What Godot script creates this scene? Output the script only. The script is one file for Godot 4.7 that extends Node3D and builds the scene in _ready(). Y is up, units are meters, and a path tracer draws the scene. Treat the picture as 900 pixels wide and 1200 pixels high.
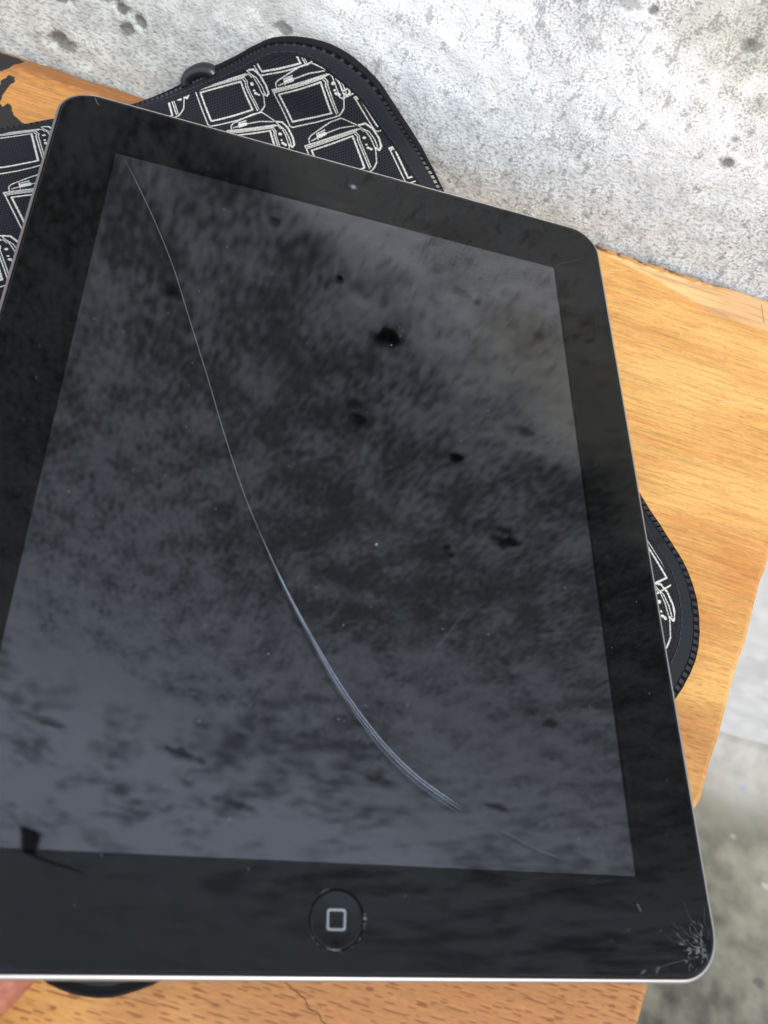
extends Node3D
# Millimetres are used throughout and turned into metres when a mesh is made.
const MM := 0.001
var rng := RandomNumberGenerator.new()
var wob := FastNoiseLite.new()

func _ready() -> void:
	rng.seed = 7
	wob.seed = 11
	wob.frequency = 1.0
	# ---- camera
	var cam := Camera3D.new()
	cam.name = "camera"
	add_child(cam)
	var right := Vector3(0.95391, 0.18105, -0.23932)
	var up := Vector3(-0.29832, 0.48577, -0.8216)
	cam.transform = Transform3D(Basis(right, up, right.cross(up)).orthonormalized(), Vector3(5.916, 224.557, 284.971) * MM)
	cam.near = 0.01
	cam.far = 60.0
	var lens := CameraAttributesPhysical.new()
	lens.frustum_focal_length = 35.0 / (2.0 * tan(deg_to_rad(61.6515 / 2.0)))
	lens.frustum_focus_distance = 0.27
	lens.exposure_aperture = 17.0
	cam.attributes = lens
	cam.fov = 61.6515
	cam.current = true
	# ---- sky, sun, exposure
	var sky_mat := ProceduralSkyMaterial.new()
	sky_mat.sky_top_color = Color(0.80, 0.86, 0.95)
	sky_mat.sky_horizon_color = Color(0.90, 0.92, 0.95)
	sky_mat.sky_curve = 0.2
	sky_mat.ground_bottom_color = Color(0.42, 0.41, 0.39)
	sky_mat.ground_horizon_color = Color(0.6, 0.6, 0.6)
	sky_mat.sun_angle_max = 0.0
	var sky := Sky.new()
	sky.sky_material = sky_mat
	var env := Environment.new()
	env.background_mode = Environment.BG_SKY
	env.sky = sky
	env.background_energy_multiplier = 0.9
	env.tonemap_mode = Environment.TONE_MAPPER_LINEAR
	env.tonemap_exposure = 2.0
	env.sdfgi_enabled = true
	env.ssao_enabled = true
	env.ssil_enabled = true
	var we := WorldEnvironment.new()
	we.name = "world_environment"
	we.environment = env
	add_child(we)
	var sun := DirectionalLight3D.new()
	sun.name = "sun"
	sun.light_energy = 0.5
	sun.light_color = Color(1.0, 0.97, 0.92)
	sun.light_angular_distance = 24.0
	sun.shadow_enabled = true
	add_child(sun)
	sun.look_at_from_position(Vector3(0.55, 0.9, 0.62), Vector3.ZERO, Vector3.UP)
	# ---- the large things
	build_ground()
	build_wall()
	build_bench()
	# ---- the objects
	build_sleeve()
	build_tablet()
	build_hand()

# ------------------------------------------------------------------ helpers
func put(called: String, m: Mesh, mat: Material, parent: Node) -> MeshInstance3D:
	var o := MeshInstance3D.new()
	o.name = called
	o.mesh = m
	o.material_override = mat
	parent.add_child(o, true)
	return o

func thing(called: String, label: String, category: String) -> Node3D:
	var o := Node3D.new()
	o.name = called
	o.set_meta("label", label)
	o.set_meta("category", category)
	add_child(o)
	return o

func mat(c: Color, rough := 0.8, metal := 0.0, spec := 0.5) -> StandardMaterial3D:
	var m := StandardMaterial3D.new()
	m.albedo_color = c
	m.roughness = rough
	m.metallic = metal
	m.metallic_specular = spec
	return m

# rows[j][i] in mm; sign says on which side of dU x dV the outside is
func grid(rows: Array, uvs: Array, side := 1.0, closed := false) -> ArrayMesh:
	var nv := rows.size()
	var nu: int = rows[0].size()
	var v := PackedVector3Array()
	var n := PackedVector3Array()
	var t := PackedVector2Array()
	var ix := PackedInt32Array()
	v.resize(nu * nv)
	n.resize(nu * nv)
	t.resize(nu * nv)
	for j in nv:
		var row: PackedVector3Array = rows[j]
		var below: PackedVector3Array = rows[maxi(j - 1, 0)]
		var above: PackedVector3Array = rows[mini(j + 1, nv - 1)]
		for i in nu:
			var a := (i + 1) % nu if closed else mini(i + 1, nu - 1)
			var b := (i - 1 + nu) % nu if closed else maxi(i - 1, 0)
			var k := j * nu + i
			v[k] = row[i] * MM
			var nn := (row[a] - row[b]).cross(above[i] - below[i]) * side
			n[k] = nn.normalized() if nn.length_squared() > 1e-12 else Vector3.UP
			if uvs.size() > 0:
				t[k] = uvs[j][i]
	var last := nu if closed else nu - 1
	for j in nv - 1:
		for i in last:
			var i2 := (i + 1) % nu
			var p := j * nu + i
			var q := j * nu + i2
			var r := (j + 1) * nu + i
			var s := (j + 1) * nu + i2
			if side > 0:
				ix.append_array([p, r, q, q, r, s])
			else:
				ix.append_array([p, q, r, q, s, r])
	var arr := []
	arr.resize(Mesh.ARRAY_MAX)
	arr[Mesh.ARRAY_VERTEX] = v
	arr[Mesh.ARRAY_NORMAL] = n
	if uvs.size() > 0:
		arr[Mesh.ARRAY_TEX_UV] = t
	arr[Mesh.ARRAY_INDEX] = ix
	var m := ArrayMesh.new()
	m.add_surface_from_arrays(Mesh.PRIMITIVE_TRIANGLES, arr)
	return m

class Soup:
	var v := PackedVector3Array()
	var n := PackedVector3Array()
	var t := PackedVector2Array()
	func tri(a: Vector3, b: Vector3, c: Vector3, nn: Vector3, ta := Vector2.ZERO, tb := Vector2.ZERO, tc := Vector2.ZERO) -> void:
		if (b - a).cross(c - a).dot(nn) > 0.0:
			v.append_array([a * 0.001, c * 0.001, b * 0.001])
			t.append_array([ta, tc, tb])
		else:
			v.append_array([a * 0.001, b * 0.001, c * 0.001])
			t.append_array([ta, tb, tc])
		n.append_array([nn, nn, nn])
	func quad(a: Vector3, b: Vector3, c: Vector3, d: Vector3, nn: Vector3) -> void:
		tri(a, b, c, nn)
		tri(a, c, d, nn)
	func box(lo: Vector3, hi: Vector3) -> void:
		var p := func(x, y, z): return Vector3([lo.x, hi.x][x], [lo.y, hi.y][y], [lo.z, hi.z][z])
		for s in 2:
			quad(p.call(s, 0, 0), p.call(s, 1, 0), p.call(s, 1, 1), p.call(s, 0, 1), Vector3(s * 2 - 1, 0, 0))
			quad(p.call(0, s, 0), p.call(1, s, 0), p.call(1, s, 1), p.call(0, s, 1), Vector3(0, s * 2 - 1, 0))
			quad(p.call(0, 0, s), p.call(1, 0, s), p.call(1, 1, s), p.call(0, 1, s), Vector3(0, 0, s * 2 - 1))
	func done() -> ArrayMesh:
		var arr := []
		arr.resize(Mesh.ARRAY_MAX)
		arr[Mesh.ARRAY_VERTEX] = v
		arr[Mesh.ARRAY_NORMAL] = n
		arr[Mesh.ARRAY_TEX_UV] = t
		var m := ArrayMesh.new()
		m.add_surface_from_arrays(Mesh.PRIMITIVE_TRIANGLES, arr)
		return m

# rounded rectangle, counter-clockwise from +x, centre 0
func round_rect(hx: float, hy: float, r: float, seg := 10) -> PackedVector2Array:
	var p := PackedVector2Array()
	for q in 4:
		var c := Vector2([hx - r, -hx + r, -hx + r, hx - r][q], [hy - r, hy - r, -hy + r, -hy + r][q])
		for k in seg + 1:
			var a := PI / 2.0 * (q + float(k) / seg)
			p.append(c + Vector2(cos(a), sin(a)) * r)
	return p

func circle(c: Vector2, r: float, seg := 40) -> PackedVector2Array:
	var p := PackedVector2Array()
	for k in seg:
		p.append(c + Vector2.from_angle(TAU * k / seg) * r)
	return p

# a flat sheet with holes: each hole is joined to the outline by a hair-thin cut
func sheet(outer: PackedVector2Array, holes: Array, z: float) -> Soup:
	var poly := outer.duplicate()
	for h0 in holes:
		var h: PackedVector2Array = h0
		var bi := 0
		var bj := 0
		var best := INF
		for i in poly.size():
			for j in h.size():
				var d: float = poly[i].distance_squared_to(h[j])
				if d < best:
					best = d
					bi = i
					bj = j
		var next := PackedVector2Array()
		for i in bi + 1:
			next.append(poly[i])
		for k in h.size() + 1:
			var p: Vector2 = h[posmod(bj - k, h.size())]
			if k == h.size():
				p += (h[posmod(bj + 1, h.size())] - p) * 0.0005
			next.append(p)
		next.append(poly[bi] + (poly[(bi + 1) % poly.size()] - poly[bi]) * 0.0005)
		for i in range(bi + 1, poly.size()):
			next.append(poly[i])
		poly = next
	var s := Soup.new()
	var ix := Geometry2D.triangulate_polygon(poly)
	if ix.is_empty():
		push_warning("sheet not triangulated")
	for k in range(0, ix.size(), 3):
		var a := poly[ix[k]]
		var b := poly[ix[k + 1]]
		var c := poly[ix[k + 2]]
		s.tri(Vector3(a.x, a.y, z), Vector3(b.x, b.y, z), Vector3(c.x, c.y, z), Vector3(0, 0, 1))
	return s

func ring3(p: PackedVector2Array, z: float) -> PackedVector3Array:
	var r := PackedVector3Array()
	for q in p:
		r.append(Vector3(q.x, q.y, z))
	return r

# noise layer as bytes over a region of a plane: x0, y_top in mm, mmpp = mm in a pixel
func layer(sd: int, scale: float, octaves: int, x0: float, ytop: float, mmpp: float, w: int, h: int, ratio := 1, tall := 1) -> PackedByteArray:
	var f := FastNoiseLite.new()
	f.noise_type = FastNoiseLite.TYPE_SIMPLEX_SMOOTH
	f.seed = sd
	f.frequency = mmpp / scale
	f.fractal_octaves = octaves
	f.fractal_type = FastNoiseLite.FRACTAL_FBM if octaves > 1 else FastNoiseLite.FRACTAL_NONE
	f.offset = Vector3(x0 / mmpp / ratio, -ytop / mmpp / tall, 0.0)
	var im := f.get_image(maxi(w / ratio, 2), maxi(h / tall, 2), false, false, false)
	im.convert(Image.FORMAT_L8)
	if ratio > 1 or tall > 1:
		im.resize(w, h, Image.INTERPOLATE_CUBIC)
	return im.get_data()

func tex(bytes: PackedByteArray, w: int, h: int, fmt: int) -> ImageTexture:
	return ImageTexture.create_from_image(Image.create_from_data(w, h, false, fmt, bytes))

func sstep(a: float, b: float, x: float) -> float:
	var t := clampf((x - a) / (b - a), 0.0, 1.0)
	return t * t * (3.0 - 2.0 * t)

# ------------------------------------------------------------------ the wall
# broken-out holes in the render coat: x, y, radius, stretch, how dark
var pits := [
	[-150.0, 30.0, 3.4, 1.5, 0.55], [-134.0, 36.0, 3.6, 1.7, 0.45], [-128.0, 32.0, 2.6, 1.3, 0.6], [-126.0, 25.0, 3.0, 0.8, 0.5], [-121.0, 29.0, 3.0, 0.8, 0.5], [-153.0, 10.5, 3.6, 2.2, 0.5],
	[93.5, 48.0, 2.5, 1.3, 0.55], [79.0, 87.0, 2.4, 1.7, 0.35], [92.0, 57.0, 1.8, 1.2, 0.35], [-68.0, 44.0, 2.2, 1.6, 0.4],
	[25.0, 132.0, 6.6, 1.0, 1.0], [157.0, 231.0, 7.6, 1.25, 1.0], [150.0, 222.0, 4.0, 1.6, 0.8], [-9.0, 115.0, 3.2, 0.7, 0.95], [95.0, 185.0, 4.4, 1.0, 0.95], [39.0, 194.0, 5.6, 1.1, 0.8], [32.0, 183.0, 5.0, 1.0, 0.5],
	[135.0, 262.0, 3.6, 0.8, 0.85], [140.0, 268.0, 4.2, 0.8, 0.85], [-75.0, 172.0, 6.0, 1.0, 0.55], [48.0, 88.0, 1.8, 1.0, 0.5], [38.0, 88.0, 2.2, 2.2, 0.3], [24.0, 84.0, 1.8, 1.3, 0.3], [112.0, 142.0, 4.0, 1.5, 0.45],
	[-45.0, 104.0, 2.6, 1.0, 0.65], [300.0, 700.0, 14.0, 1.3, 0.6], [330.0, 420.0, 9.0, 1.2, 0.6], [120.0, 860.0, 20.0, 1.4, 0.6], [230.0, 980.0, 22.0, 1.0, 0.5], [-30.0, 930.0, 18.0, 1.5, 0.5], [420.0, 640.0, 10.0, 1.6, 0.55],
]
# broad mould and clean areas, the highest pale ones painting sky glow: x, y, radius, amount (+ darker)
var blots := [
	[-42.0, 160.0, 24.0, 0.24], [-15.0, 182.0, 24.0, 0.22], [10.0, 210.0, 30.0, 0.18], [62.0, 300.0, 60.0, 0.3], [60.0, 410.0, 70.0, 0.34], [150.0, 370.0, 60.0, 0.3], [230.0, 300.0, 60.0, 0.2], [240.0, 620.0, 60.0, 0.25], [55.0, 108.0, 18.0, 0.25],
	[-75.0, 260.0, 55.0, -0.25], [-60.0, 112.0, 30.0, -0.15], [62.0, 128.0, 22.0, -0.05], [-100.0, 640.0, 150.0, -0.42], [40.0, 1200.0, 420.0, -0.40], [330.0, 560.0, 120.0, -0.22], [480.0, 760.0, 200.0, -0.15], [250.0, 780.0, 110.0, 0.16], [160.0, 640.0, 80.0, 0.16],
]

func wall_tex(x0: float, ytop: float, wide: float, high: float, w: int) -> Array:
	var mmpp := wide / w
	var h := int(round(high / mmpp))
	var big := layer(3, 70.0, 5, x0, ytop, mmpp, w, h)
	var mid := layer(5, 11.0, 4, x0, ytop, mmpp, w, h)
	var mould := layer(21, 26.0, 6, x0, ytop, mmpp, w, h, 1, 2)
	var damp := layer(22, 5.0, 4, x0, ytop, mmpp, w, h, 1, 2)
	var cloud := layer(23, 75.0, 5, x0, ytop, mmpp, w, h, 1, 3)
	var huge := layer(9, 420.0, 4, x0, ytop, mmpp, w, h)
	var fine_on := mmpp < 0.9
	var grain := layer(8, 1.15, 2, x0, ytop, mmpp, w, h) if fine_on else mid
	var rake := layer(15, 1.5, 3, x0, ytop, mmpp, w, h, 2) if fine_on else mid
	var rgb := PackedByteArray()
	var hgt := PackedByteArray()
	rgb.resize(w * h * 3)
	hgt.resize(w * h)
	# marks are gathered in a coarse field first
	var cs := 4
	var cw := w / cs + 2
	var ch := h / cs + 2
	var dark := PackedFloat32Array()
	dark.resize(cw * ch)
	for b in blots:
		var r: float = b[2] * 2.2
		for cj in range(maxi(0, int((ytop - b[1] - r) / mmpp / cs)), mini(ch, int((ytop - b[1] + r) / mmpp / cs) + 1)):
			for ci in range(maxi(0, int((b[0] - r - x0) / mmpp / cs)), mini(cw, int((b[0] + r - x0) / mmpp / cs) + 1)):
				var d: float = Vector2(x0 + ci * cs * mmpp - b[0], ytop - cj * cs * mmpp - b[1]).length() / b[2]
				dark[cj * cw + ci] += b[3] * exp(-d * d)
	for j in h:
		var y := ytop - j * mmpp
		var cj := j / cs
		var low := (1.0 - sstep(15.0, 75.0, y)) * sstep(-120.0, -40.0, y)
		for i in w:
			var k := j * w + i
			var x := x0 + i * mmpp
			var b := (big[k] - 128) / 64.0
			var high_up := sstep(2.0, 50.0, y - 20.0 - 0.32 * (x + 175.0) + 12.0 * b)
			var m := (mid[k] - 128) / 64.0
			var g := (grain[k] - 128) / 64.0
			var mo := (mould[k] - 128) / 64.0
			var dk := dark[cj * cw + i / cs]
			# clean lime wash: nearly white, greyer low down and on the cement patch
			var cement := sstep(-45.0, -95.0, x + 22.0 * b) * (1.0 - high_up)
			var v := 0.88 - 0.12 * sstep(0.05, 0.7, b) + 0.03 * m
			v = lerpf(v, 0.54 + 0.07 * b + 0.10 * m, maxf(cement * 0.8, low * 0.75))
			# grit and mould specks
			var dens := -0.06 + 0.22 * sstep(-30.0, 80.0, x + y * 0.2) + 0.34 * b + 0.50 * m
			var spk := sstep(0.45 - dens, 1.35 - dens, g) if fine_on else 0.2
			if fine_on:
				spk = clampf(spk + 0.8 * sstep(0.55 - 0.6 * dens, 1.1 - 0.6 * dens, (damp[k] - 128) / 64.0 + 0.35 * g), 0.0, 1.0)
			v *= 1.0 - 0.46 * spk * (1.0 - 0.5 * cement)
			if fine_on:
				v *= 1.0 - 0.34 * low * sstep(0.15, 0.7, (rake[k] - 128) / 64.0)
			# mould cover that grows upwards, paled and blued higher up by painted sky light
			var upper := sstep(250.0, 1100.0, y)
			var cover := clampf(0.50 - 0.10 * upper + lerpf(0.26, 0.24, upper) * mo + 0.20 * (1.0 - upper) * b + 0.42 * upper * (cloud[k] - 128) / 64.0 + 0.27 * (1.0 - 0.4 * upper) * (damp[k] - 128) / 64.0 + 0.75 * dk + lerpf(0.12, 0.3, upper) * (huge[k] - 128) / 64.0, 0.0, 1.0)
			v = lerpf(v, lerpf(lerpf(0.42, 0.95, upper), lerpf(0.12, lerpf(0.26, 0.66, sstep(1000.0, 2000.0, y)), upper), cover * cover * (3.0 - 2.0 * cover)) * (1.0 - 0.3 * spk), high_up * 0.95)
			# olive streaks where water ran down
			var olive := sstep(45.0, 75.0, x + 9.0 * b) * sstep(62.0, 95.0, y + 14.0 * b + 10.0 * m) * (1.0 - high_up) * 0.55
			v *= 1.0 - 0.30 * olive
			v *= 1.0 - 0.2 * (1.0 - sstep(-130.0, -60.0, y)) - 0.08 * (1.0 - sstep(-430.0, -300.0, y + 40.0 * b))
			v = clampf(v, 0.03, 0.86)
			var s := pow(v, 1.0 / 2.2) * 255.0
			rgb[k * 3] = int(s * (1.0 - 0.02 * high_up - 0.05 * upper - 0.025 * low))
			rgb[k * 3 + 1] = int(s * (1.0 - 0.01 * olive - 0.035 * upper))
			rgb[k * 3 + 2] = int(minf(255.0, s * (1.0 - 0.10 * olive - 0.025 * cement + 0.02 * high_up + 0.015 * low)))
			hgt[k] = clampi(int(128 + 34 * g + 40 * m - 40 * spk), 0, 255)
	# pits: ragged, dark, sunk
	for p in pits:
		var r: float = p[2] * 1.9
		var rx: float = r * maxf(p[3], 1.0)
		for j in range(maxi(0, int((ytop - p[1] - r) / mmpp)), mini(h, int((ytop - p[1] + r) / mmpp) + 1)):
			for i in range(maxi(0, int((p[0] - rx - x0) / mmpp)), mini(w, int((p[0] + rx - x0) / mmpp) + 1)):
				var k := j * w + i
				var q: Vector2 = Vector2((x0 + i * mmpp - p[0]) / p[3], ytop - j * mmpp - p[1]) / p[2]
				var d: float = q.length() + (mid[k] - 128) / 64.0 * 0.42 + (grain[k] - 128) / 64.0 * 0.12
				var f: float = p[4] * (1.0 - sstep(0.55, 1.05, d))
				if f > 0.0:
					for c in 3:
						rgb[k * 3 + c] = int(lerpf(rgb[k * 3 + c], [52.0, 50.0, 47.0][c], f))
					hgt[k] = int(lerpf(hgt[k], 0.0, f))
	# a dark drip high up with a thin run beside it
	var run := [Vector2(36, 1620), Vector2(46, 1690), Vector2(56, 1800), Vector2(66, 1872), Vector2(92, 1882), Vector2(120, 1889), Vector2(150, 1884), Vector2(178, 1890)]
	if mmpp > 1.5:
		for a in run.size() - 1:
			for step in 60:
				var c: Vector2 = run[a].lerp(run[a + 1], step / 60.0)
				var rad := lerpf(19.0, 14.0, clampf((c.x - 36.0) / 30.0, 0.0, 1.0)) * (1.0 if c.x < 150 else 0.7)
				for j in range(int((ytop - c.y - rad) / mmpp), int((ytop - c.y + rad) / mmpp) + 1):
					for i in range(int((c.x - rad - x0) / mmpp), int((c.x + rad - x0) / mmpp) + 1):
						var k := j * w + i
						if k >= 0 and k < w * h and Vector2(x0 + i * mmpp, ytop - j * mmpp).distance_to(c) < rad:
							for ch3 in 3:
								rgb[k * 3 + ch3] = 40
	return [tex(rgb, w, h, Image.FORMAT_RGB8), tex(hgt, w, h, Image.FORMAT_L8)]

func wall_mat(maps: Array, relief: float) -> StandardMaterial3D:
	var m := mat(Color.WHITE, 0.95, 0.0, 0.25)
	m.albedo_texture = maps[0]
	m.texture_repeat = false
	m.heightmap_enabled = true
	m.heightmap_texture = maps[1]
	m.heightmap_scale = relief
	return m

func build_wall() -> void:
	var o := thing("concrete_wall", "rough whitewashed concrete wall with mould specks and broken pits behind the bench", "wall")
	# the reach seen close up: a displaced grid
	var ax := -240.0
	var ay := -30.0
	var aw := 480.0
	var ah := 240.0
	var n1 := FastNoiseLite.new()
	n1.seed = 31
	n1.frequency = 1.0 / 14.0
	n1.fractal_octaves = 4
	var rows := []
	var uvs := []
	var st := 1.5
	var nx := int(aw / st)
	var ny := int(ah / st)
	for j in ny + 1:
		var r := PackedVector3Array()
		var t := PackedVector2Array()
		for i in nx + 1:
			var x := ax + i * st
			var y := ay + j * st
			var edge := minf(minf(i, nx - i), minf(j, ny - j)) / 8.0
			var z := (n1.get_noise_2d(x, y) * 0.7 - 0.6) * clampf(edge, 0.0, 1.0)
			for p in pits:
				if absf(x - p[0]) < p[2] * p[3] * 1.5 and absf(y - p[1]) < p[2] * 1.5:
					var d: float = Vector2((x - p[0]) / p[3], y - p[1]).length() / p[2]
					z -= p[2] * 0.55 * p[4] * (1.0 - sstep(0.35, 1.1, d))
			r.append(Vector3(x, y, z))
			t.append(Vector2((x - ax) / aw, 1.0 - (y - ay) / ah))
		rows.append(r)
		uvs.append(t)
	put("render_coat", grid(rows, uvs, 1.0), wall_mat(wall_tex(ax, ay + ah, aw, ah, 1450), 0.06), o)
	# the wall around it, out to its ends
	var bx := -330.0
	var by := -100.0
	var bw := 1020.0
	var bh := 780.0
	var cx := -2600.0
	var cy := -600.0
	var cw := 6200.0
	var chh := 6500.0
	var ringed := func(o0: Rect2, hole: Rect2, tx: Rect2) -> ArrayMesh:
		var s := Soup.new()
		var xs := [o0.position.x, hole.position.x, hole.end.x, o0.end.x]
		var ys := [o0.position.y, hole.position.y, hole.end.y, o0.end.y]
		for a in 3:
			for b in 3:
				if (a == 1 and b == 1) or xs[a + 1] - xs[a] < 0.01 or ys[b + 1] - ys[b] < 0.01:
					continue
				var q := [Vector2(xs[a], ys[b]), Vector2(xs[a + 1], ys[b]), Vector2(xs[a + 1], ys[b + 1]), Vector2(xs[a], ys[b + 1])]
				var tq := []
				for e in q:
					tq.append(Vector2((e.x - tx.position.x) / tx.size.x, 1.0 - (e.y - tx.position.y) / tx.size.y))
				for tr in [[0, 1, 2], [0, 2, 3]]:
					s.tri(Vector3(q[tr[0]].x, q[tr[0]].y, 0), Vector3(q[tr[1]].x, q[tr[1]].y, 0), Vector3(q[tr[2]].x, q[tr[2]].y, 0), Vector3(0, 0, 1), tq[tr[0]], tq[tr[1]], tq[tr[2]])
		return s.done()
	var ra := Rect2(ax, ay, aw, ah)
	var rb := Rect2(bx, by, bw, bh)
	var rc := Rect2(cx, cy, cw, chh)
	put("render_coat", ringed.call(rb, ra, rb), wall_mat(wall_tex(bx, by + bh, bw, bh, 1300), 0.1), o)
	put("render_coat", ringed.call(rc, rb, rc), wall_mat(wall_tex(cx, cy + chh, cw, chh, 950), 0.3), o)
	# its thickness behind the face
	var s2 := Soup.new()
	s2.box(Vector3(cx, cy, -220.0), Vector3(cx + cw, cy + chh, -12.0))
	put("masonry", s2.done(), mat(Color(0.6, 0.59, 0.57), 0.95), o)

# ------------------------------------------------------------------ the ground
func build_ground() -> void:
	var w := 800
	var x0 := -250.0
	var z1 := 950.0
	var mmpp := 1200.0 / w
	var big := layer(41, 160.0, 5, x0, 0.0, mmpp, w, w)
	var mid := layer(42, 22.0, 4, x0, 0.0, mmpp, w, w)
	var rgb := PackedByteArray()
	rgb.resize(w * w * 3)
	for j in w:
		for i in w:
			var k := j * w + i
			var x := x0 + i * mmpp
			var z := -250.0 + j * mmpp
			var b := (big[k] - 128) / 64.0
			var m := (mid[k] - 128) / 64.0
			var dust := 1.0 - sstep(5.0, 80.0, z + 26.0 * b + 10.0 * m)
			var v := 0.165 + 0.07 * b + 0.04 * m
			v = lerpf(v, 0.36 + 0.05 * m, dust)
			v = clampf(v, 0.05, 0.7)
			var s := pow(v, 1.0 / 2.2) * 255.0
			rgb[k * 3] = int(s)
			rgb[k * 3 + 1] = int(s * 0.995)
			rgb[k * 3 + 2] = int(s * lerpf(0.90, 0.96, dust))
	for spot in [[380.0, 33.0, 4.0, 150, 154, 168], [401.0, 105.0, 3.0, 160, 160, 155], [407.0, 122.0, 5.0, 104, 110, 124], [372.0, 75.0, 2.4, 142, 142, 136], [395.0, 175.0, 4.0, 88, 88, 86]]:
		for j in range(int((spot[1] - 10 + 250) / mmpp), int((spot[1] + 10 + 250) / mmpp)):
			for i in range(int((spot[0] - 10 - x0) / mmpp), int((spot[0] + 10 - x0) / mmpp)):
				var k := j * w + i
				var d: float = Vector2(x0 + i * mmpp - spot[0], (-250.0 + j * mmpp - spot[1]) * 1.4).length() / spot[2] + (mid[k] - 128) / 64.0 * 0.4
				if d < 0.9:
					for c in 3:
						rgb[k * 3 + c] = spot[3 + c]
	var m1 := mat(Color.WHITE, 0.72, 0.0, 0.35)
	m1.albedo_texture = tex(rgb, w, w, Image.FORMAT_RGB8)
	m1.texture_repeat = true
	var s := Soup.new()
	var e := 9000.0
	var pts := [Vector3(-e, -440, -300), Vector3(e, -440, -300), Vector3(e, -440, e), Vector3(-e, -440, e)]
	var tp := []
	for p in pts:
		tp.append(Vector2((p.x - x0) / 1200.0, (p.z + 250.0) / 1200.0))
	s.tri(pts[0], pts[1], pts[2], Vector3.UP, tp[0], tp[1], tp[2])
	s.tri(pts[0], pts[2], pts[3], Vector3.UP, tp[0], tp[2], tp[3])
	# washed-up grit that rounds off the foot of the wall
	var nose := []
	for k in 9:
		var a := PI / 2.0 * k / 8.0
		nose.append(Vector2(62.0 * (1.0 - cos(a)) - 1.0 if k > 0 else -3.0, -440.0 + 34.0 * pow(1.0 - sin(a), 1.6)))
	for k in 8:
		for i in 60:
			var q := []
			for cn in [[k, i], [k + 1, i], [k + 1, i + 1], [k, i + 1]]:
				var x: float = -1400.0 + cn[1] * 55.0
				var h: float = 1.0 + 0.5 * wob.get_noise_2d(x * 0.013, 4.0)
				q.append(Vector3(x, -440.0 + (nose[cn[0]].y + 440.0) * h + (0.3 if cn[0] < 8 else -0.5), nose[cn[0]].x * h))
			var nn: Vector3 = (q[2] - q[0]).cross(q[3] - q[1]).normalized()
			if nn.y < 0.0:
				nn = -nn
			var tq := []
			for c in q:
				tq.append(Vector2((c.x - x0) / 1200.0, (c.z + 250.0) / 1200.0))
			s.tri(q[0], q[1], q[2], nn, tq[0], tq[1], tq[2])
			s.tri(q[0], q[2], q[3], nn, tq[0], tq[2], tq[3])
	var g := put("ground", s.done(), m1, self)
	g.set_meta("kind", "structure")
	g.set_meta("label", "grey stained concrete ground beyond the end of the bench")

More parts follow.
